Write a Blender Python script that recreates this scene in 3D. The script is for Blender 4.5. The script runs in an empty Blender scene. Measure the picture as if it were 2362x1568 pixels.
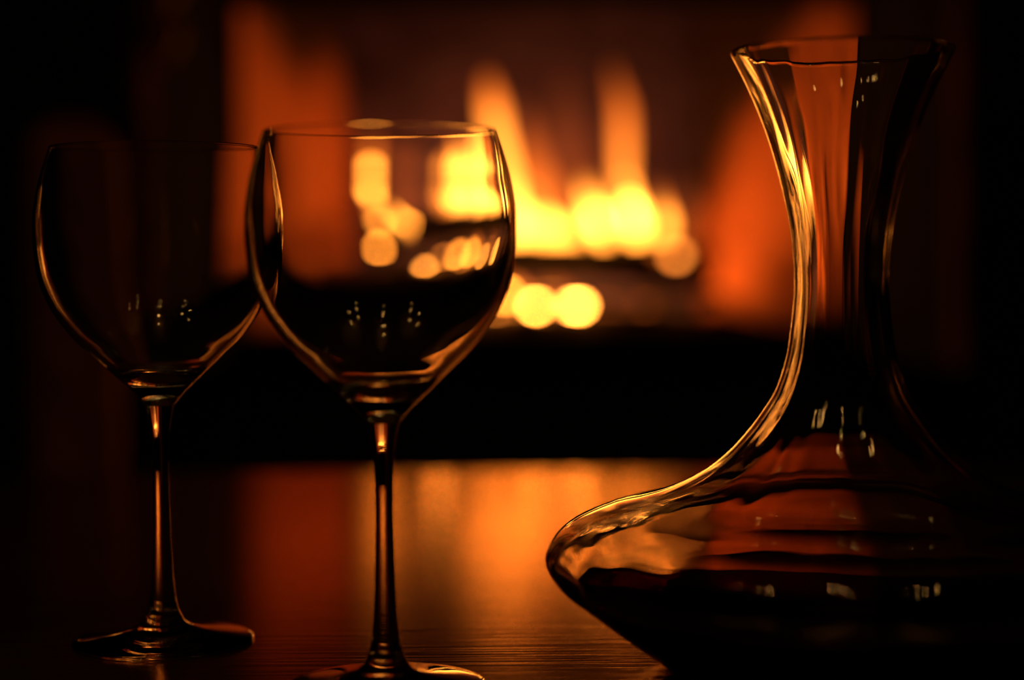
import bpy, bmesh, math, random
from mathutils import Vector, Matrix, noise
random.seed(7)
PI = math.pi
sc = bpy.context.scene
C = sc.collection

# ------------------------------------------------------------------ camera
TZ = 0.46                      # height of the table top above the floor
EYE = 0.1668                   # eye above the table top
FPX = 4040.0                   # focal length in pixels of the 2362 frame
cam_d = bpy.data.cameras.new('camera')
cam = bpy.data.objects.new('camera', cam_d)
C.objects.link(cam)
cam_d.sensor_width = 36.0
cam_d.lens = FPX / 2362.0 * 36.0
cam_d.clip_start = 0.01
cam_d.clip_end = 30
cam_d.dof.use_dof = True
cam_d.dof.focus_distance = 0.727
cam_d.dof.aperture_fstop = 2.6
PITCH = math.atan(194.0 / FPX)
ROLL = math.radians(-0.45)
M = Matrix.Rotation(PI / 2 - PITCH, 4, 'X') @ Matrix.Rotation(ROLL, 4, 'Z')
cam.matrix_world = Matrix.Translation((0, 0, TZ + EYE)) @ M
sc.camera = cam

def at(px, py, Y):
    """world point at depth Y in front of the lens seen at that spot of the photograph"""
    d = M.to_3x3() @ Vector(((px - 1181) / FPX, -(py - 784) / FPX, -1))
    d *= Y / d.y
    return Vector((0, 0, TZ + EYE)) + d

# ------------------------------------------------------------------ world, exposure
w = bpy.data.worlds.new('night')
sc.world = w
w.use_nodes = True
w.node_tree.nodes['Background'].inputs[0].default_value = (0.0, 0.0, 0.0, 1)
w.node_tree.nodes['Background'].inputs[1].default_value = 0.0
sc.view_settings.view_transform = 'Standard'
sc.view_settings.look = 'None'
sc.view_settings.gamma = 1.0
sc.view_settings.exposure = 0.45
sc.view_settings.use_curve_mapping = False
cy = sc.cycles
cy.max_bounces = 16
cy.transmission_bounces = 14
cy.glossy_bounces = 8
cy.diffuse_bounces = 3
cy.transparent_max_bounces = 40
cy.caustics_refractive = False
cy.caustics_reflective = False
cy.sample_clamp_indirect = 10.0
cy.use_denoising = True

FIRE = (1.0, 0.235, 0.022)     # colour of the firelight

# ------------------------------------------------------------------ materials
def mat(name):
    m = bpy.data.materials.new(name)
    m.use_nodes = True
    nt = m.node_tree
    for n in list(nt.nodes):
        nt.nodes.remove(n)
    out = nt.nodes.new('ShaderNodeOutputMaterial')
    return m, nt, out

def principled(name, col, rough=0.5, metal=0.0, bump=0.0, scale=20.0, var=0.0, stretch=(1, 1, 1), coat=0.0, spec=0.5):
    m, nt, out = mat(name)
    b = nt.nodes.new('ShaderNodeBsdfPrincipled')
    b.inputs['Roughness'].default_value = rough
    b.inputs['Metallic'].default_value = metal
    b.inputs['Coat Weight'].default_value = coat
    b.inputs['Specular IOR Level'].default_value = spec
    tc = nt.nodes.new('ShaderNodeTexCoord')
    mp = nt.nodes.new('ShaderNodeMapping')
    mp.inputs['Scale'].default_value = stretch
    ns = nt.nodes.new('ShaderNodeTexNoise')
    ns.inputs['Scale'].default_value = scale
    ns.inputs['Detail'].default_value = 5
    nt.links.new(tc.outputs['Object'], mp.inputs[0])
    nt.links.new(mp.outputs[0], ns.inputs['Vector'])
    cr = nt.nodes.new('ShaderNodeValToRGB')
    cr.color_ramp.elements[0].position = 0.3
    cr.color_ramp.elements[1].position = 0.7
    cr.color_ramp.elements[0].color = tuple(c * (1 - var) for c in col) + (1,)
    cr.color_ramp.elements[1].color = tuple(min(1, c * (1 + var)) for c in col) + (1,)
    nt.links.new(ns.outputs[0], cr.inputs[0])
    nt.links.new(cr.outputs[0], b.inputs['Base Color'])
    if bump:
        bp = nt.nodes.new('ShaderNodeBump')
        bp.inputs['Strength'].default_value = bump
        bp.inputs['Distance'].default_value = 0.002
        nt.links.new(ns.outputs[0], bp.inputs['Height'])
        nt.links.new(bp.outputs[0], b.inputs['Normal'])
    nt.links.new(b.outputs[0], out.inputs[0])
    return m

def glass(name, ior=1.5, tint=(1, 1, 1), bump=0.0):
    m, nt, out = mat(name)
    g = nt.nodes.new('ShaderNodeBsdfGlass')
    g.inputs['IOR'].default_value = ior
    g.inputs['Roughness'].default_value = 0.0
    g.inputs['Color'].default_value = tuple(tint) + (1,)
    if bump:
        tc = nt.nodes.new('ShaderNodeTexCoord')
        ns = nt.nodes.new('ShaderNodeTexNoise')
        ns.inputs['Scale'].default_value = 60
        bp = nt.nodes.new('ShaderNodeBump')
        bp.inputs['Strength'].default_value = bump
        bp.inputs['Distance'].default_value = 0.001
        nt.links.new(tc.outputs['Object'], ns.inputs['Vector'])
        nt.links.new(ns.outputs[0], bp.inputs['Height'])
        nt.links.new(bp.outputs[0], g.inputs['Normal'])
    nt.links.new(g.outputs[0], out.inputs[0])
    return m

def flame_mat():
    """optically thin glowing gas: adds light, more where the line of sight crosses more of the tongue"""
    m, nt, out = mat('flame')
    em = nt.nodes.new('ShaderNodeEmission')
    em.inputs[0].default_value = FIRE + (1,)
    at_ = nt.nodes.new('ShaderNodeAttribute')
    at_.attribute_name = 'glow_amount'
    lw = nt.nodes.new('ShaderNodeLayerWeight')
    lw.inputs[0].default_value = 0.5
    inv = nt.nodes.new('ShaderNodeMath'); inv.operation = 'SUBTRACT'; inv.inputs[0].default_value = 1
    nt.links.new(lw.outputs['Facing'], inv.inputs[1])
    ml = nt.nodes.new('ShaderNodeMath'); ml.operation = 'MULTIPLY'
    nt.links.new(inv.outputs[0], ml.inputs[0])
    nt.links.new(at_.outputs['Fac'], ml.inputs[1])
    nt.links.new(ml.outputs[0], em.inputs[1])
    cr = nt.nodes.new('ShaderNodeMapRange'); cr.interpolation_type = 'SMOOTHSTEP'
    cr.inputs['From Min'].default_value = 0.0; cr.inputs['From Max'].default_value = 2.0
    nt.links.new(at_.outputs['Fac'], cr.inputs['Value'])
    mx = nt.nodes.new('ShaderNodeMix'); mx.data_type = 'RGBA'
    mx.inputs['A'].default_value = (1.0, 0.15, 0.010, 1)      # cooler gas at the tips
    mx.inputs['B'].default_value = (1.0, 0.285, 0.028, 1)      # hottest gas at the root
    nt.links.new(cr.outputs[0], mx.inputs['Factor'])
    nt.links.new(mx.outputs['Result'], em.inputs[0])
    tr = nt.nodes.new('ShaderNodeBsdfTransparent')
    ad = nt.nodes.new('ShaderNodeAddShader')
    nt.links.new(em.outputs[0], ad.inputs[0])
    nt.links.new(tr.outputs[0], ad.inputs[1])
    nt.links.new(ad.outputs[0], out.inputs[0])
    return m

def ember_mat(name, k, col=FIRE):
    m, nt, out = mat(name)
    em = nt.nodes.new('ShaderNodeEmission')
    em.inputs[0].default_value = tuple(col) + (1,)
    tc = nt.nodes.new('ShaderNodeTexCoord')
    ns = nt.nodes.new('ShaderNodeTexNoise'); ns.inputs['Scale'].default_value = 90
    mr = nt.nodes.new('ShaderNodeMapRange')
    mr.inputs['From Min'].default_value = 0.35; mr.inputs['From Max'].default_value = 0.6
    mr.inputs['To Min'].default_value = 0.35 * k; mr.inputs['To Max'].default_value = k
    nt.links.new(tc.outputs['Object'], ns.inputs['Vector'])
    nt.links.new(ns.outputs[0], mr.inputs['Value'])
    nt.links.new(mr.outputs[0], em.inputs[1])
    nt.links.new(em.outputs[0], out.inputs[0])
    return m

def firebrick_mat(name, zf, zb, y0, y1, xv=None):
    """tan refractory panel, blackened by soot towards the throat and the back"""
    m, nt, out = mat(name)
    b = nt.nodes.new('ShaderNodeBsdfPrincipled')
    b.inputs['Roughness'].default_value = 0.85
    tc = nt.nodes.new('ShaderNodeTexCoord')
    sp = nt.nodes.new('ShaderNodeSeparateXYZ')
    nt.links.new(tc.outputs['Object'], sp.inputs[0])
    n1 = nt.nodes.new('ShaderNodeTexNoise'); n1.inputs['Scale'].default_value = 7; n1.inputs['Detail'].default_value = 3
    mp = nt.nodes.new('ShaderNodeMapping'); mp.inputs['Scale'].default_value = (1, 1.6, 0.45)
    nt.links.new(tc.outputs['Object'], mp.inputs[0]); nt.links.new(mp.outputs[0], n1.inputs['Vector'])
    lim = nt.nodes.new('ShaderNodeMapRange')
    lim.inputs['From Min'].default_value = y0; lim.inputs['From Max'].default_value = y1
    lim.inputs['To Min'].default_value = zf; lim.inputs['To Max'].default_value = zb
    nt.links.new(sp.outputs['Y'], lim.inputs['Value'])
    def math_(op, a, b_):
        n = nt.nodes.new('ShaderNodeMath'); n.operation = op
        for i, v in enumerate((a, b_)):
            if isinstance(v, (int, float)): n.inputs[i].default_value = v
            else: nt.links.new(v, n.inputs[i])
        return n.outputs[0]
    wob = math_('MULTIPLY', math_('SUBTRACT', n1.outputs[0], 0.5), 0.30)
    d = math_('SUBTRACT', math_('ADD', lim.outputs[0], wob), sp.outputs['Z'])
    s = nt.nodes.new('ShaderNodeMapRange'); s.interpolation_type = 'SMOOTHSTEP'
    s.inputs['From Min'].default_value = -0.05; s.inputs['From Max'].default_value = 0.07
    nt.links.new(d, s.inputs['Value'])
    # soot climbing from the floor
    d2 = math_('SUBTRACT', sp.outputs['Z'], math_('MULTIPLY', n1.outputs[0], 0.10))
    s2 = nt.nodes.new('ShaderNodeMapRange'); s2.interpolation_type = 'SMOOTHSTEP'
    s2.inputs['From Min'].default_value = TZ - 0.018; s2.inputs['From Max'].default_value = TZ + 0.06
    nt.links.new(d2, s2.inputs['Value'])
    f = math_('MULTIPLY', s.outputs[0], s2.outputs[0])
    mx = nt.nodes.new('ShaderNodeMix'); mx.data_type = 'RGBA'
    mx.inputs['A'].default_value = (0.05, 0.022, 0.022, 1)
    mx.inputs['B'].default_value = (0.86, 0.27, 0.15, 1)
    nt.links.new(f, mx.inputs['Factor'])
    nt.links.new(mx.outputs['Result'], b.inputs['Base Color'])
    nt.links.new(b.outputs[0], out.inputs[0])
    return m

def wood_mat():
    m, nt, out = mat('varnished_wood')
    df = nt.nodes.new('ShaderNodeBsdfDiffuse')
    b = nt.nodes.new('ShaderNodeBsdfGlossy')
    b.inputs['Color'].default_value = (1.0, 0.70, 0.50, 1)       # amber-tinted varnish
    fr = nt.nodes.new('ShaderNodeFresnel'); fr.inputs['IOR'].default_value = 2.2
    mxs = nt.nodes.new('ShaderNodeMixShader')
    nt.links.new(fr.outputs[0], mxs.inputs[0]); nt.links.new(df.outputs[0], mxs.inputs[1]); nt.links.new(b.outputs[0], mxs.inputs[2])
    tc = nt.nodes.new('ShaderNodeTexCoord')
    mp = nt.nodes.new('ShaderNodeMapping'); mp.inputs['Scale'].default_value = (1.6, 40, 40)
    ns = nt.nodes.new('ShaderNodeTexNoise'); ns.inputs['Scale'].default_value = 7; ns.inputs['Detail'].default_value = 7
    ns.inputs['Distortion'].default_value = 0.6
    nt.links.new(tc.outputs['Object'], mp.inputs[0]); nt.links.new(mp.outputs[0], ns.inputs['Vector'])
    cr = nt.nodes.new('ShaderNodeValToRGB')
    cr.color_ramp.elements[0].color = (0.075, 0.028, 0.010, 1); cr.color_ramp.elements[0].position = 0.3
    cr.color_ramp.elements[1].color = (0.16, 0.062, 0.022, 1); cr.color_ramp.elements[1].position = 0.7
    nt.links.new(ns.outputs[0], cr.inputs[0]); nt.links.new(cr.outputs[0], df.inputs['Color'])
    mr = nt.nodes.new('ShaderNodeMapRange')
    mr.inputs['To Min'].default_value = 0.13; mr.inputs['To Max'].default_value = 0.18
    nt.links.new(ns.outputs[0], mr.inputs['Value']); nt.links.new(mr.outputs[0], b.inputs['Roughness'])
    bp = nt.nodes.new('ShaderNodeBump'); bp.inputs['Strength'].default_value = 1.0; bp.inputs['Distance'].default_value = 0.0002
    nt.links.new(ns.outputs[0], bp.inputs['Height']); nt.links.new(bp.outputs[0], b.inputs['Normal'])
    nt.links.new(mxs.outputs[0], out.inputs[0])
    return m

M_glass = glass('clear_glass', 1.5)
M_decanter = glass('blown_glass', 1.5, bump=0.0)
M_wine = glass('red_wine', 1.34, (0.02, 0.0006, 0.0004))
M_wood = wood_mat()
M_black = principled('black_iron', (0.012, 0.011, 0.010), 0.6, 0.0, 0.3, 60, 0.3)
M_black2 = principled('black_steel_panel', (0.006, 0.0055, 0.005), 0.9, 0.0, 0.1, 80, 0.2, spec=0.1)
M_stile = principled('worn_copper_stile', (0.11, 0.040, 0.06), 0.9, 0.0, 0.2, 9, 0.7, spec=0.05)
M_handle = principled('copper_handle', (0.45, 0.15, 0.14), 0.5, 0.0, 0.1, 30, 0.2, spec=0.4)
M_soot = principled('sooty_back_panel', (0.115, 0.075, 0.30), 0.95, 0, 0.4, 12, 0.45, spec=0.1)
M_ash = principled('ash', (0.05, 0.032, 0.026), 0.95, 0, 0.8, 60, 0.6, spec=0.1)
M_bark = principled('charred_bark', (0.018, 0.013, 0.011), 0.9, 0, 1.0, 45, 0.6, (1, 3, 3), spec=0.15)
M_cut = principled('charred_wood_end', (0.06, 0.04, 0.03), 0.9, 0, 0.5, 50, 0.5)
M_wall = principled('dark_plaster', (0.03, 0.024, 0.022), 0.9, 0, 0.3, 90, 0.15)
M_ceil = principled('ceiling_paint', (0.25, 0.23, 0.2), 0.9, 0, 0.1, 90, 0.05)
M_floor = principled('dark_carpet', (0.02, 0.015, 0.012), 0.95, 0, 0.8, 300, 0.4, spec=0.05)
M_stone = principled('black_hearth_stone', (0.008, 0.007, 0.007), 0.85, 0, 0.3, 30, 0.4, spec=0.15)
M_urn = principled('dark_earthenware', (0.62, 0.22, 0.16), 0.8, 0, 0.2, 25, 0.3, spec=0.2)
M_trim = principled('white_enamel', (0.5, 0.48, 0.45), 0.5)
M_flame = flame_mat()
M_bulb = ember_mat('lamp_glow', 55.0, (1.0, 0.48, 0.12))

# ------------------------------------------------------------------ helpers
def tag(o, label=None, cat=None, group=None, kind=None):
    for k, v in (('label', label), ('category', cat), ('group', group), ('kind', kind)):
        if v: o[k] = v
    return o

def empty(name, loc, label=None, cat=None, group=None):
    o = bpy.data.objects.new(name, None)
    C.objects.link(o)
    o.empty_display_size = 0.05
    o.location = loc
    return tag(o, label, cat, group)

def obj(name, bm, m, parent=None, smooth=True):
    me = bpy.data.meshes.new(name)
    bm.to_mesh(me); bm.free()
    for p in me.polygons: p.use_smooth = smooth
    me.materials.append(m)
    o = bpy.data.objects.new(name, me)
    C.objects.link(o)
    if parent: o.parent = parent
    return o

def box_bm(x0, x1, y0, y1, z0, z1, bev=0.0, bm=None):
    own = bmesh.new()
    r = bmesh.ops.create_cube(own, size=1)
    bmesh.ops.scale(own, vec=(x1 - x0, y1 - y0, z1 - z0), verts=own.verts)
    bmesh.ops.translate(own, vec=((x0 + x1) / 2, (y0 + y1) / 2, (z0 + z1) / 2), verts=own.verts)
    if bev: bmesh.ops.bevel(own, geom=own.edges[:] , offset=bev, segments=3, affect='EDGES', profile=0.6)
    if bm is None: return own
    me = bpy.data.meshes.new('t'); own.to_mesh(me); own.free(); bm.from_mesh(me); bpy.data.meshes.remove(me)
    return bm

def prism_bm(poly, z0, z1):
    bm = bmesh.new()
    a = [bm.verts.new((x, y, z0)) for x, y in poly]; b = [bm.verts.new((x, y, z1)) for x, y in poly]
    n = len(poly)
    bm.faces.new(a[::-1]); bm.faces.new(b)
    for i in range(n): bm.faces.new((a[i], a[(i + 1) % n], b[(i + 1) % n], b[i]))
    bmesh.ops.recalc_face_normals(bm, faces=bm.faces)
    return bm

def spline(pts, n):
    """Catmull-Rom through the points, n steps a span"""
    P = [pts[0]] + list(pts) + [pts[-1]]
    out = []
    for i in range(1, len(P) - 2):
        for k in range(n):
            t = k / n
            q = []
            for c in range(len(pts[0])):
                p0, p1, p2, p3 = P[i - 1][c], P[i][c], P[i + 1][c], P[i + 2][c]
                q.append(0.5 * (2 * p1 + (p2 - p0) * t + (2 * p0 - 5 * p1 + 4 * p2 - p3) * t * t + (3 * p1 - p0 - 3 * p2 + p3) * t ** 3))
            out.append(tuple(q))
    out.append(tuple(pts[-1]))
    return out

def lathe_bm(prof, seg=128, fr=None):
    """profile of (r, z) going so that the outside lies to its right; fr(r, z, a) shifts the radius"""
    bm = bmesh.new()
    rings = []
    for i, (r, z) in enumerate(prof):
        if r < 1e-5:
            rings.append([bm.verts.new((0, 0, z))])
        else:
            ring = []
            for k in range(seg):
                a = 2 * PI * k / seg
                rr = r + (fr(r, z, a, i) if fr else 0)
                ring.append(bm.verts.new((rr * math.cos(a), rr * math.sin(a), z)))
            rings.append(ring)
    for A, B in zip(rings, rings[1:]):
        for k in range(seg):
            k2 = (k + 1) % seg
            if len(A) == 1 and len(B) == 1: continue
            if len(A) == 1: bm.faces.new((A[0], B[k2], B[k]))
            elif len(B) == 1: bm.faces.new((A[k], A[k2], B[0]))
            else: bm.faces.new((A[k], A[k2], B[k2], B[k]))
    return bm

def offset(prof, ts):
    """profile moved inwards (to the left of its direction of travel, upwards = towards the axis)"""
    out = []
    for i, (r, z) in enumerate(prof):
        a = prof[max(0, i - 1)]; b = prof[min(len(prof) - 1, i + 1)]
        dx, dz = b[0] - a[0], b[1] - a[1]
        L = math.hypot(dx, dz) or 1
        out.append((r - dz / L * ts[i], z + dx / L * ts[i]))
    return out

def rod_bm(p, q, r, seg=12, bm=None):
    p, q = Vector(p), Vector(q)
    own = bmesh.new()
    bmesh.ops.create_cone(own, cap_ends=True, segments=seg, radius1=r, radius2=r, depth=(q - p).length)
    rot = Vector((0, 0, 1)).rotation_difference(q - p).to_matrix().to_4x4()
    bmesh.ops.transform(own, matrix=Matrix.Translation((p + q) / 2) @ rot, verts=own.verts)
    if bm is None: return own
    me = bpy.data.meshes.new('t'); own.to_mesh(me); own.free(); bm.from_mesh(me); bpy.data.meshes.remove(me)
    return bm

def X(px, Y): return (px - 1181) * Y / FPX

# ------------------------------------------------------------------ room
XL, XR, YB, ZT = -2.2, 2.4, -1.9, 2.45
def struct(name, bm, m): return tag(obj(name, bm, m, smooth=False), kind='structure')
struct('floor', box_bm(XL, XR, YB, 3.75, -0.05, 0.0), M_floor)
struct('ceiling', box_bm(XL, XR, YB, 3.75, ZT, ZT + 0.05), M_ceil)
struct('wall_left', box_bm(XL - 0.06, XL, YB, 3.75, 0, ZT), M_wall)
struct('wall_right', box_bm(XR, XR + 0.06, YB, 3.75, 0, ZT), M_wall)
struct('wall_front', box_bm(XL, XR, YB - 0.06, YB, 0, ZT), M_wall)
FY, BY = 2.88, 3.32                       # mouth and back of the firebox
OX0, OX1 = X(562, FY), X(1965, FY)        # opening
BX0, BX1 = X(800, BY), X(1612, BY)
FZ, OZ = TZ + 0.0353, TZ + 0.5744           # firebox floor, lintel
wb = box_bm(XL, OX0 - 0.03, FY, FY + 0.1, 0, ZT)
box_bm(OX1 + 0.03, XR, FY, FY + 0.1, 0, ZT, bm=wb)
box_bm(OX0 - 0.03, OX1 + 0.03, FY, FY + 0.1, OZ + 0.03, ZT, bm=wb)
box_bm(OX0 - 0.03, OX1 + 0.03, FY, FY + 0.1, 0, FZ - 0.05, bm=wb)
struct('wall_back', wb, M_wall)

# ------------------------------------------------------------------ fireplace
fp = empty('fireplace', (0, 0, 0), 'open fireplace with orange-lit firebrick sides and sooty back behind the table', 'fireplace')
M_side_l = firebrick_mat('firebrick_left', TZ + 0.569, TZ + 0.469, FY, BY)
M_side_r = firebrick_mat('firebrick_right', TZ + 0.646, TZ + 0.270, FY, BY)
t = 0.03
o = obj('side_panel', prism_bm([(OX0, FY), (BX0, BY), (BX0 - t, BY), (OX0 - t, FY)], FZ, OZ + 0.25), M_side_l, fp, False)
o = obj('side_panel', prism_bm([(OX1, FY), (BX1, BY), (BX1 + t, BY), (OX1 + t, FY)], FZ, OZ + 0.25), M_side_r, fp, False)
obj('back_panel', box_bm(BX0 - t, BX1 + t, BY, BY + t, FZ, OZ + 0.25), M_soot, fp, False)
obj('hearth_floor', prism_bm([(OX0 - t, FY - 0.01), (OX1 + t, FY - 0.01), (BX1 + t, BY + t), (BX0 - t, BY + t)], FZ - 0.04, FZ), M_stone, fp, False)
obj('smoke_hood', prism_bm([(OX0 - t, FY + 0.01), (OX1 + t, FY + 0.01), (BX1 + t, BY + t), (BX0 - t, BY + t)], OZ + 0.25, OZ + 0.28), M_black2, fp, False)
# black steel frame round the mouth
obj('jamb', box_bm(OX0 - 0.11, OX0, FY - 0.025, FY, FZ - 0.05, OZ, 0.003), M_black2, fp)
obj('jamb', box_bm(OX1, OX1 + 0.11, FY - 0.025, FY, FZ - 0.05, OZ, 0.003), M_black2, fp)
obj('lintel', box_bm(OX0 - 0.11, OX1 + 0.11, FY - 0.025, FY + 0.02, OZ, OZ + 0.10, 0.003), M_black2, fp)
obj('front_lip', box_bm(OX0, OX1, FY - 0.03, FY - 0.005, FZ - 0.06, FZ + 0.012, 0.003), M_black2, fp)

def door(hx, side):
    """leaf swung open a little past square, its broad copper stile catching the fire"""
    e = math.radians(5.5)
    d = empty('door', (hx, FY - 0.03, FZ - 0.03)); d.parent = fp
    d.rotation_euler = (0, 0, -e if side < 0 else e)
    Hh = OZ - FZ + 0.05
    Wd = 0.476
    s = -side                       # towards the fire
    obj('black_panel', box_bm(-0.006, 0.006, -Wd + 0.06, -0.02, 0.03, Hh - 0.03, 0.001), M_black2, d)
    obj('stile', box_bm(-0.010, 0.010, -Wd, -Wd + 0.062, 0, Hh, 0.003), M_stile, d)
    obj('hinge_stile', box_bm(-0.010, 0.010, -0.03, 0, 0, Hh, 0.003), M_black2, d)
    obj('rail', box_bm(-0.010, 0.010, -Wd + 0.062, -0.03, 0, 0.035, 0.003), M_black2, d)
    obj('rail', box_bm(-0.010, 0.010, -Wd + 0.062, -0.03, Hh - 0.035, Hh, 0.003), M_black2, d)
    return d
door_l = door(OX0 - 0.020, -1)
door_r = door(OX1 + 0.018, 1)
# turned handle on the left leaf: three bulbs on a rod
hb = lathe_bm(spline([(0, -0.002), (0.006, 0.0), (0.008, 0.012), (0.018, 0.022), (0.022, 0.040), (0.017, 0.058), (0.007, 0.068),
                      (0.016, 0.080), (0.021, 0.095), (0.015, 0.112), (0.006, 0.12), (0.013, 0.13), (0.017, 0.145), (0.010, 0.16), (0, 0.165)], 4), 24)
h = obj('handle', hb, M_handle, door_l)
h.location = (0.034, -0.445, 0.425)
h.scale = (1.1, 1.1, 1.1)
obj('handle_mount', rod_bm((0.005, -0.445, 0.470), (0.034, -0.445, 0.470), 0.006), M_stile, door_l)
obj('handle_mount', rod_bm((0.005, -0.445, 0.580), (0.034, -0.445, 0.580), 0.006), M_stile, door_l)

# ash bed
ab = bmesh.new()
bmesh.ops.create_grid(ab, x_segments=60, y_segments=28, size=0.5)
for v in ab.verts:
    u, q = v.co.x * 2, v.co.y * 2
    y = 2.945 + (q + 1) / 2 * 0.354
    f = (y - FY) / (BY - FY)
    x0 = OX0 + (BX0 - OX0) * f + 0.02; x1 = OX1 + (BX1 - OX1) * f - 0.02
    x = x0 + (u + 1) / 2 * (x1 - x0)
    e = max(0, 1 - max(abs(u), abs(q)) ** 4)
    v.co = (x, y, FZ + 0.001 + e * (0.038 + 0.016 * noise.noise(Vector((x * 18, y * 18, 0)))) )
tag(obj('ash_bed', ab, M_ash, fp), kind='stuff')

# ------------------------------------------------------------------ grate
GY0, GY1, GZ = 2.99, 3.23, TZ + 0.0984
gr = empty('fire_grate', ((OX0 + OX1) / 2, 3.1, FZ), 'black iron grate holding the burning logs above the embers', 'grate')
gx0, gx1 = X(900, 3.1), X(1640, 3.1)
def addp(name, bm, m):
    bmesh.ops.translate(bm, vec=-Vector(gr.location), verts=bm.verts)
    return obj(name, bm, m, gr)
for i in range(7):
    x = gx0 + (gx1 - gx0) * i / 6
    addp('bar', rod_bm((x, GY0, GZ), (x, GY1, GZ), 0.005), M_black)
for y in (GY0 + 0.02, GY1 - 0.02):
    addp('crossbar', rod_bm((gx0 - 0.01, y, GZ - 0.009), (gx1 + 0.01, y, GZ - 0.009), 0.005), M_black)
    for x in (gx0 + 0.03, gx1 - 0.03):
        addp('leg', rod_bm((x, y, FZ + 0.001), (x, y, GZ - 0.009), 0.006), M_black)

# ------------------------------------------------------------------ logs
def log(p, q, r, label, seed):
    p, q = at(*p), at(*q)
    L = (q - p).length
    root = empty('firewood_log', (p + q) / 2, label, 'log', 'burning logs on the grate')
    root.rotation_mode = 'QUATERNION'
    root.rotation_quaternion = Vector((1, 0, 0)).rotation_difference(q - p)
    bm = bmesh.new()
    n, s = 40, 36
    rings = []
    for i in range(n + 1):
        x = -L / 2 + L * i / n
        ring = []
        for k in range(s):
            a = 2 * PI * k / s
            rr = r * (1 + 0.10 * noise.noise(Vector((x * 9 + seed, math.cos(a) * 1.2, math.sin(a) * 1.2)))
                      + 0.09 * noise.noise(Vector((x * 30 + seed, math.cos(a) * 5, math.sin(a) * 5))))
            ring.append(bm.verts.new((x, rr * math.cos(a), rr * math.sin(a))))
        rings.append(ring)
    for A, B in zip(rings, rings[1:]):
        for k in range(s): bm.faces.new((A[k], B[k], B[(k + 1) % s], A[(k + 1) % s]))
    ends = [[v.co.copy() for v in rings[0]], [v.co.copy() for v in rings[-1]]]
    bmesh.ops.recalc_face_normals(bm, faces=bm.faces)
    obj('bark', bm, M_bark, root)
    for e in ends:
        b2 = bmesh.new(); b2.faces.new([b2.verts.new(v) for v in e])
        c = obj('cut_end', b2, M_cut, root, False)
    return root
log((965, 598, 3.077), (1645, 618, 3.077), 0.0375, 'long charred log lying across the front of the grate under the flames', 1.0)
log((1190, 558, 3.188), (1570, 568, 3.188), 0.031, 'dark log behind the long front log, half hidden by the flames', 5.0)
log((848, 620, 3.10), (1015, 602, 3.20), 0.029, 'short charred log at the left end of the fire, seen through the wine glass', 9.0)

# ------------------------------------------------------------------ flames
fire = empty('fire', at(1300, 560, 3.12), 'yellow and orange flames rising from the burning logs in the fireplace', 'fire')
DEEP = 1.107                   # the flames and embers stand this much deeper than first measured
def flame(pts, Y, heat, seed=0, flat=0.55):
    """pts: (px, py, half width px, heat factor) from the base up"""
    Y *= DEEP
    P = spline([(a, b, c, h) for a, b, c, h in pts], 8)
    bm = bmesh.new()
    lay = bm.verts.layers.float.new('glow_amount')
    s = 28
    rings = []
    n = len(P)
    for i, (px, py, hw, h) in enumerate(P):
        c = at(px, py, Y)
        r = max(hw, 0.6) * Y / FPX
        ring = []
        for k in range(s):
            a = 2 * PI * k / s
            nz = 1 + 0.16 * noise.noise(Vector((c.z * 22 + seed, math.cos(a) * 1.1, math.sin(a) * 1.1 + seed)))
            v = bm.verts.new((c.x + r * nz * math.cos(a), c.y + r * nz * flat * math.sin(a), c.z))
            v[lay] = max(0.0, h) * heat
            ring.append(v)
        rings.append(ring)
    for A, B in zip(rings, rings[1:]):
        for k in range(s): bm.faces.new((A[k], A[(k + 1) % s], B[(k + 1) % s], B[k]))
    for R_, fl in ((rings[0], True), (rings[-1], False)):
        bm.faces.new(R_[::-1] if fl else R_)
    bmesh.ops.recalc_face_normals(bm, faces=bm.faces)
    bmesh.ops.translate(bm, vec=-Vector(fire.location), verts=bm.verts)
    return obj('flame', bm, M_flame, fire)
# tall left tongue
flame([(1112, 545, 42, .9), (1110, 500, 40, 1), (1098, 455, 20, .45), (1088, 410, 9, .2), (1082, 370, 3, .1)], 2.80, 4.5, 1)
flame([(1178, 550, 24, .50), (1176, 500, 26, .50), (1172, 430, 24, .48), (1158, 350, 22, .42), (1142, 280, 22, .34), (1134, 230, 20, .18), (1128, 190, 12, .09), (1126, 170, 4, .04)], 2.81, 4.0, 21)
flame([(1064, 556, 18, .4), (1060, 520, 20, .6), (1052, 485, 16, .7), (1050, 450, 6, .4)], 2.78, 2.0, 2)
# low bright bed of flame along the log
flame([(1205, 548, 38, .8), (1205, 515, 36, 1), (1190, 475, 16, .6), (1180, 430, 6, .3)], 2.79, 5.0, 3)
flame([(1280, 552, 40, .8), (1270, 522, 34, 1), (1255, 492, 12, .5)], 2.80, 5.0, 4)
flame([(1330, 552, 20, .8), (1322, 528, 16, 1), (1316, 510, 5, .4)], 2.81, 3.0, 24)
# thin orange sheet between the tongues
flame([(1250, 540, 56, 1), (1245, 450, 46, 1), (1228, 370, 32, .55), (1218, 290, 16, .22), (1215, 240, 5, .1)], 2.86, 0.6, 5)
flame([(1345, 540, 50, 1), (1330, 420, 46, .7), (1310, 320, 40, .45), (1300, 230, 24, .25), (1298, 170, 6, .1)], 2.87, 0.11, 6)
# middle tongue
flame([(1392, 556, 13, .8), (1380, 522, 17, 1), (1364, 475, 11, .95), (1352, 438, 7, .35), (1347, 412, 2, .15)], 2.77, 6, 7)
flame([(1384, 530, 5, .8), (1379, 503, 8, 1), (1370, 478, 4, .8)], 2.765, 14, 37)
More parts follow.
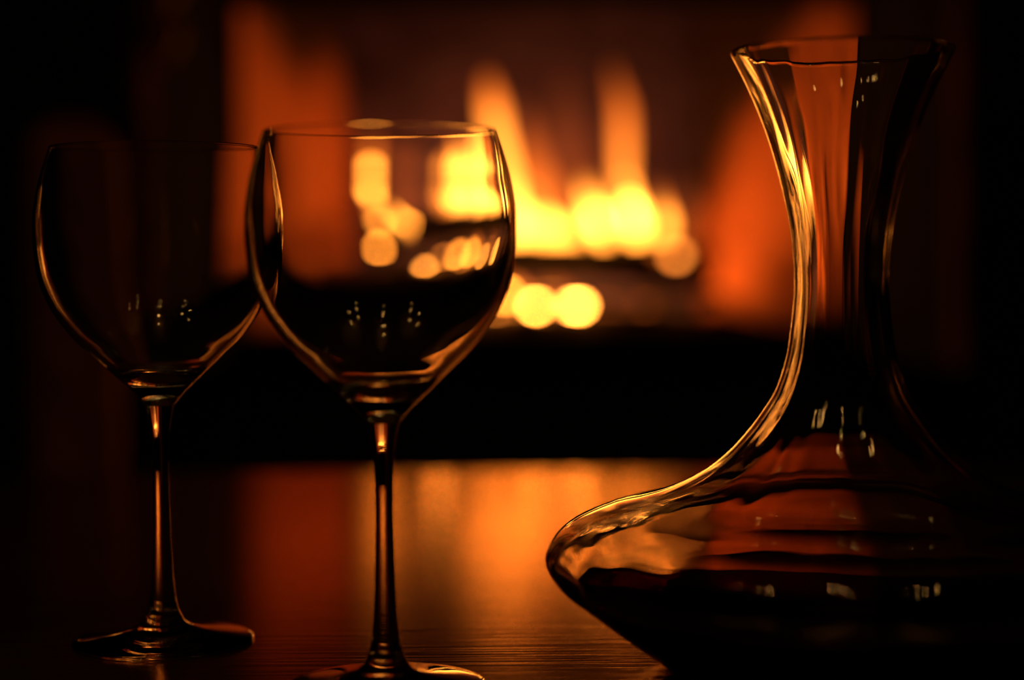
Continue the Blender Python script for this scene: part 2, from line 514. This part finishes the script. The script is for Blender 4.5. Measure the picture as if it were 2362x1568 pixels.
# tall right tongue
flame([(1468, 552, 20, .8), (1464, 512, 24, 1), (1452, 460, 15, .5), (1442, 410, 9, .22)], 2.79, 6.0, 8)
flame([(1460, 520, 6, .8), (1457, 490, 9, 1), (1450, 460, 4, .8)], 2.785, 16, 38)
flame([(1440, 430, 14, 1), (1438, 370, 17, .85), (1438, 300, 18, .62), (1434, 240, 17, .36), (1422, 190, 10, .18), (1410, 150, 3, .09)], 2.80, 1.35, 28)
flame([(1520, 548, 20, .8), (1530, 512, 17, 1), (1524, 470, 9, .3), (1514, 430, 3, .1)], 2.81, 3.2, 9)
flame([(1565, 600, 34, .8), (1578, 520, 26, 1), (1584, 460, 16, .6), (1575, 420, 5, .3)], 2.84, 0.13, 10)
# unseen hot flames added behind the front log to brighten the firebrick sides
for i_, px_ in enumerate((1080, 1200, 1320, 1440, 1540)):
    flame([(px_, 625, 50, .8), (px_ + 4, 605, 55, 1), (px_, 580, 40, .8)], 2.835, 19.0, 40 + i_, 0.3)
# small tongues at the left end, seen through the glass
flame([(872, 600, 10, .22), (868, 560, 9, .16), (862, 525, 9, .18), (856, 500, 11, .9), (853, 482, 15, 1), (854, 460, 8, .5)], 2.80, 6.5, 11)
flame([(856, 480, 16, .7), (857, 430, 15, .6), (861, 380, 9, .35), (863, 350, 3, .2)], 2.80, 0.9, 31)
flame([(880, 606, 10, .9), (877, 582, 14, 1), (884, 560, 6, .5)], 2.80, 5.5, 12)
flame([(968, 604, 10, .5), (962, 592, 12, .9), (945, 577, 15, 1), (922, 556, 9, .8), (905, 535, 4, .5)], 2.81, 6, 13)
flame([(955, 560, 36, 1), (945, 490, 38, .8), (935, 430, 32, .6), (925, 400, 10, .3)], 2.88, 0.11, 14)
# low flames licking the grate under the log
flame([(1190, 740, 30, .8), (1195, 705, 34, 1), (1185, 672, 22, .6), (1180, 650, 6, .3)], 2.84, 1.4, 15)
flame([(1290, 735, 50, .5), (1290, 700, 46, .8), (1280, 670, 26, .5), (1280, 655, 6, .3)], 2.86, 0.5, 16)

# ------------------------------------------------------------------ embers
def ember_mesh(seed):
    bm = bmesh.new()
    bmesh.ops.create_icosphere(bm, subdivisions=2, radius=1)
    for v in bm.verts:
        v.co *= 1 + 0.35 * noise.noise(v.co * 1.3 + Vector((seed, 0, 0)))
        v.co.z *= 0.75
    return bm
EM = {k: ember_mat('ember_glow_%s' % n, k, c) for k, n, c in ((60, 'hottest', (1.7, .51, .060)), (28, 'hot', (1.4, .38, .035)), (10, 'warm', (1, .25, .03)), (2.5, 'dull', (.5, .08, .006)))}
def ember(px, py, Y, r, k, label, group=None):
    Y *= DEEP; r *= DEEP
    o = obj('ember', ember_mesh(px), EM[k])
    o.scale = (r, r, r)
    o.location = at(px, py, Y)
    o.rotation_euler = (0, 0, px)
    return tag(o, label, 'ember', group)
G1 = 'embers under the logs'
ember(1332, 706, 2.74, .0112, 60, 'brightest round ember under the logs, right one of the bright pair', G1)
ember(1236, 702, 2.74, .0085, 60, 'bright round ember under the logs, just left of the brightest one', G1)
ember(1165, 680, 2.76, .0085, 28, 'glowing ember under the logs close beside the bowl of the nearer wine glass', G1)
ember(1112, 680, 2.76, .0085, 28, 'glowing ember under the logs at the right side within the nearer glass bowl', G1)
ember(1008, 706, 2.74, .0085, 60, 'glowing ember under the logs seen through the middle of the nearer glass bowl', G1)
for px, py, kk, lb in ((1060, 690, 10, 'small ember under the logs midway across the right half of the nearer glass bowl'),
                       (1145, 712, 10, 'small warm ember low in the ash at the right edge of the nearer glass bowl'),
                       (1200, 725, 2.5, 'dull ember below and left of the bright pair under the logs'),
                       (1285, 724, 10, 'small ember wedged low between the bright pair under the logs'),
                       (1400, 705, 2.5, 'dull orange ember just right of the brightest ember'),
                       (1490, 704, 2.5, 'faint ember farthest right in the ash under the front log'),
                       (1270, 690, 10, 'small ember above the gap between the bright pair'),
                       (1385, 722, 2.5, 'faint ember low in the ash to the right of the brightest ember')):
    ember(px, py, 2.78, .010, kk, lb, G1)
ember(1560, 588, 2.737, .0100, 10, 'round orange ember glowing at the right end of the front log')
ember(1522, 575, 2.74, .0085, 2.5, 'dull ember on the front log left of the round orange ember')
ember(873, 648, 2.765, .0075, 28, 'single ember at the far left end of the logs, seen through the nearer glass')

# ------------------------------------------------------------------ floor urn at the left
ux, uy = X(160, 2.1), 2.12
urn = empty('floor_urn', (ux, uy, 0), 'tall dim reddish-brown floor urn standing left of the fireplace', 'urn')
hU = TZ + EYE + 318 / FPX * 2.1
obj('body', lathe_bm(spline([(0, 0.0), (0.045, 0.0), (0.052, 0.02), (0.054, 0.2), (0.056, hU - 0.16), (0.055, hU - 0.05), (0.046, hU - 0.018), (0.030, hU - 0.006)], 6), 64), M_urn, urn)
obj('lip', lathe_bm(spline([(0.030, hU - 0.006), (0.030, hU), (0.024, hU), (0.022, hU - 0.02), (0.03, hU - 0.06)], 4), 48), M_urn, urn)

# ------------------------------------------------------------------ table
TX0, TX1, TY0, TY1 = -0.72, 0.78, 0.24, 1.36
tb = empty('coffee_table', (0, 0.8, 0), 'dark varnished wooden table reflecting the orange firelight', 'table')
def addt(name, bm, m):
    bmesh.ops.translate(bm, vec=(0, -0.8, 0), verts=bm.verts)
    return obj(name, bm, m, tb)
addt('tabletop', box_bm(TX0, TX1, TY0, TY1, TZ - 0.03, TZ, 0.0025), M_wood)
addt('apron', box_bm(TX0 + 0.06, TX1 - 0.06, TY0 + 0.06, TY0 + 0.08, TZ - 0.11, TZ - 0.03), M_wood)
addt('apron', box_bm(TX0 + 0.06, TX1 - 0.06, TY1 - 0.08, TY1 - 0.06, TZ - 0.11, TZ - 0.03), M_wood)
for x in (TX0 + 0.07, TX1 - 0.07):
    for y in (TY0 + 0.07, TY1 - 0.07):
        addt('leg', box_bm(x - 0.03, x + 0.03, y - 0.03, y + 0.03, 0, TZ - 0.03, 0.004), M_wood)

# ------------------------------------------------------------------ wine glasses
def wine_glass_meshes():
    foot = spline([(0.0, 0.0004), (0.010, 0.0006), (0.030, 0.0002), (0.0375, 0.0), (0.0388, 0.0006), (0.0385, 0.0016),
                   (0.034, 0.0026), (0.026, 0.0038), (0.018, 0.0052), (0.012, 0.0072), (0.0088, 0.0098)], 5)
    stem = spline([(0.0088, 0.0098), (0.0070, 0.0135), (0.0057, 0.0190), (0.0047, 0.029), (0.0040, 0.045), (0.0036, 0.062),
                   (0.0036, 0.079), (0.0042, 0.0915), (0.0052, 0.0985), (0.0062, 0.1035)], 5)
    outer = spline([(0.0062, 0.1035), (0.0105, 0.1085), (0.0183, 0.1160), (0.0276, 0.1248), (0.0343, 0.1310), (0.0402, 0.1382),
                    (0.0452, 0.1462), (0.0492, 0.1565), (0.0510, 0.1680), (0.0514, 0.1765), (0.0511, 0.1850), (0.0492, 0.1960),
                    (0.0463, 0.2060), (0.0440, 0.2128)], 5)
    outer = [(r * 1.008, 0.1035 + (z - 0.1035) * 1.0155) for r, z in outer]
    outer[0] = (0.0062, 0.1035)
    inner_src = [p for p in outer if p[1] > 0.1165]
    ts = []
    for r, z in inner_src:
        f = max(0, min(1, (z - 0.1165) / (0.2145 - 0.1165)))
        ts.append(0.00055 + 0.0003 * min(1, (1 - f) * 6) + 0.0022 * (1 - f) ** 1.6)
    inner = offset(inner_src, ts)
    inner = [p for p in inner if p[0] > 0.010]
    zb = inner[0][1]
    bot = spline([(0.0, zb - 0.0030), (0.005, zb - 0.0027), inner[0]], 4)[:-1]
    inner = bot + inner
    # rounded lip
    (ro, zo), (ri, zi) = outer[-1], inner[-1]
    cx = (ro + ri) / 2; rad = (ro - ri) / 2
    lip = [(cx + rad * math.cos(PI * k / 8), max(zo, zi) + rad * math.sin(PI * k / 8)) for k in range(1, 8)]
    return foot, stem, outer + lip + inner[::-1]
foot, stem, bowl = wine_glass_meshes()
def wine_glass(loc, rz, label):
    g = empty('wine_glass', loc, label, 'wine glass', 'wine glasses on the table')
    g.rotation_euler = (0, 0, rz)
    def fr(r, z, a, i): return 0.00005 * noise.noise(Vector((math.cos(a) * 1.6, math.sin(a) * 1.6, z * 40 + i * 0.01)))
    obj('bowl', lathe_bm(bowl, 160, fr), M_glass, g)
    obj('stem', lathe_bm(stem, 96), M_glass, g)
    obj('foot', lathe_bm(foot, 160), M_glass, g)
    return g
pl = at(361, 530, 0.757); pm = at(879, 510, 0.670)
wine_glass((pl.x, 0.757, TZ), 0.4, 'empty stemmed wine glass farther left and farther back, rim partly behind the other')
wine_glass((pm.x, 0.670, TZ), 1.7, 'empty stemmed wine glass nearer the camera, in the middle before the flames')

# ------------------------------------------------------------------ decanter
DY = 0.700
pd = at(1941, 646, DY)
def hz(y): return (at(1941, y, DY).z - TZ)
k = DY / FPX
sil = [(254, 120), (216, 196), (180, 283), (152, 370), (128, 467), (114, 548), (108, 646), (111, 711), (121, 798), (133, 850), (153, 904),
       (177, 943), (210, 988), (259, 1042), (318, 1089), (397, 1130), (466, 1154), (544, 1174), (603, 1196), (643, 1218), (672, 1248), (687, 1292)]
prof = [(0.067, 0.0), (0.0715, 0.0022), (0.079, 0.0078), (0.092, 0.0172), (0.1055, 0.0275), (0.1140, 0.0345)] + [(hw * k, hz(y)) for hw, y in sil[::-1]]
outer = spline(prof, 6)
ts = []
for r, z in outer:
    f = min(1, max(0, (z - 0.035) / 0.2))
    ts.append(0.0030 - 0.0012 * f + (0.002 if z < 0.01 else 0))
inner = offset(outer, ts)
inner = [p for p in inner if p[1] > 0.0052]
floor_in = [(0, 0.0078), (0.02, 0.0074), (0.045, 0.0060), (0.060, 0.0052)]
inner_full = spline(floor_in + [inner[0]], 3)[:-1] + inner
base = spline([(0, 0.0030), (0.03, 0.0028), (0.050, 0.0015), (0.062, 0.0002), (0.067, 0.0)], 4)[:-1]
ZS = hz(850)                              # where neck and body are told apart
o_body = base + [p for p in outer if p[1] < ZS]
o_neck = [o_body[-1]] + [p for p in outer if p[1] >= ZS]
i_body = [p for p in inner_full if p[1] < ZS]
i_neck = [i_body[-1]] + [p for p in inner_full if p[1] >= ZS]
(ro, zo), (ri, zi) = o_neck[-1], i_neck[-1]
cx = (ro + ri) / 2; rad = abs(ro - ri) / 2
lip = [(cx + rad * math.cos(PI * q / 8), (zo + (zi - zo) * q / 8) + rad * math.sin(PI * q / 8)) for q in range(1, 8)]
dec = empty('decanter', (pd.x, DY, TZ), 'wide-bottomed glass wine decanter with flared neck, right of the wine glasses', 'decanter')
def wavy(r, z, a, inn):
    A = (0.00034 + 0.0005 * min(1, max(0, (r - 0.05) / 0.05))) if inn else 0.00012
    v = noise.noise(Vector((math.cos(a) * 2.6, math.sin(a) * 2.6, z * 6 + r * 18 + (7 if inn else 0))))
    v += 0.35 * noise.noise(Vector((math.cos(a) * 7, math.sin(a) * 7, z * 16 + r * 45 + (3 if inn else 0))))
    return A * v * min(1, r / 0.02)
def shell(name, prof_, inn):
    bm = lathe_bm(prof_, 220, lambda r, z, a, i: wavy(r, z, a, inn))
    return bm
def join(a, b):
    me = bpy.data.meshes.new('t'); b.to_mesh(me); b.free(); a.from_mesh(me); bpy.data.meshes.remove(me); return a
obj('body', join(shell('b', o_body, False), shell('b', i_body[::-1], True)), M_decanter, dec)
nl = len(o_neck)
def neck_fr(r, z, a, i):
    if i < nl: return wavy(r, z, a, False)
    if i < nl + len(lip):
        f = (i - nl + 1) / 8
        return wavy(r, z, a, False) * (1 - f) + wavy(r, z, a, True) * f
    return wavy(r, z, a, True)
obj('neck', lathe_bm(o_neck + lip + i_neck[::-1], 220, neck_fr), M_decanter, dec)

# wine filling the belly
WZ = 0.0320
wp = [p for p in inner_full if p[1] < WZ]
wp = [(r + 0.0003 if r > 0 else 0, z - 0.0003) for r, z in wp]
wr = wp[-1][0]
wp += [(wr + 0.0012, WZ), (wr - 0.0008, WZ - 0.0002), (wr - 0.0025, WZ - 0.0008), (wr - 0.006, WZ - 0.001), (0.05, WZ - 0.001), (0, WZ - 0.001)]
wine = obj('red_wine', lathe_bm(wp, 160), M_wine)
wine.location = (pd.x, DY, TZ)
tag(wine, 'dark red wine filling the bottom of the wide decanter', 'wine')

# ------------------------------------------------------------------ dimmed ceiling downlights (mirrored as specks in the glass)
rows = ((0.22, 'row nearest the fireplace', (-0.98, -0.06, 0.86)), (0.0, 'middle row', (-0.75, -0.02, 0.68)), (-0.32, 'row farthest from the fireplace', (-0.86, -0.03, 0.82)))
for yy, rl, xs in rows:
    for xx, cl in zip(xs, ('left', 'middle', 'right')):
        d = empty('ceiling_light', (xx, yy, ZT), 'dimmed round downlight in the ceiling, %s one of the %s' % (cl, rl), 'ceiling light', 'ceiling downlights')
        obj('trim_ring', lathe_bm([(0.019, -0.001), (0.021, -0.006), (0.048, -0.005), (0.051, 0.0)], 32), M_trim, d)
        b = bmesh.new(); bmesh.ops.create_circle(b, cap_ends=True, segments=24, radius=0.019)
        bmesh.ops.reverse_faces(b, faces=b.faces)
        bmesh.ops.translate(b, vec=(0, 0, -0.003), verts=b.verts)
        obj('bulb', b, M_bulb, d)
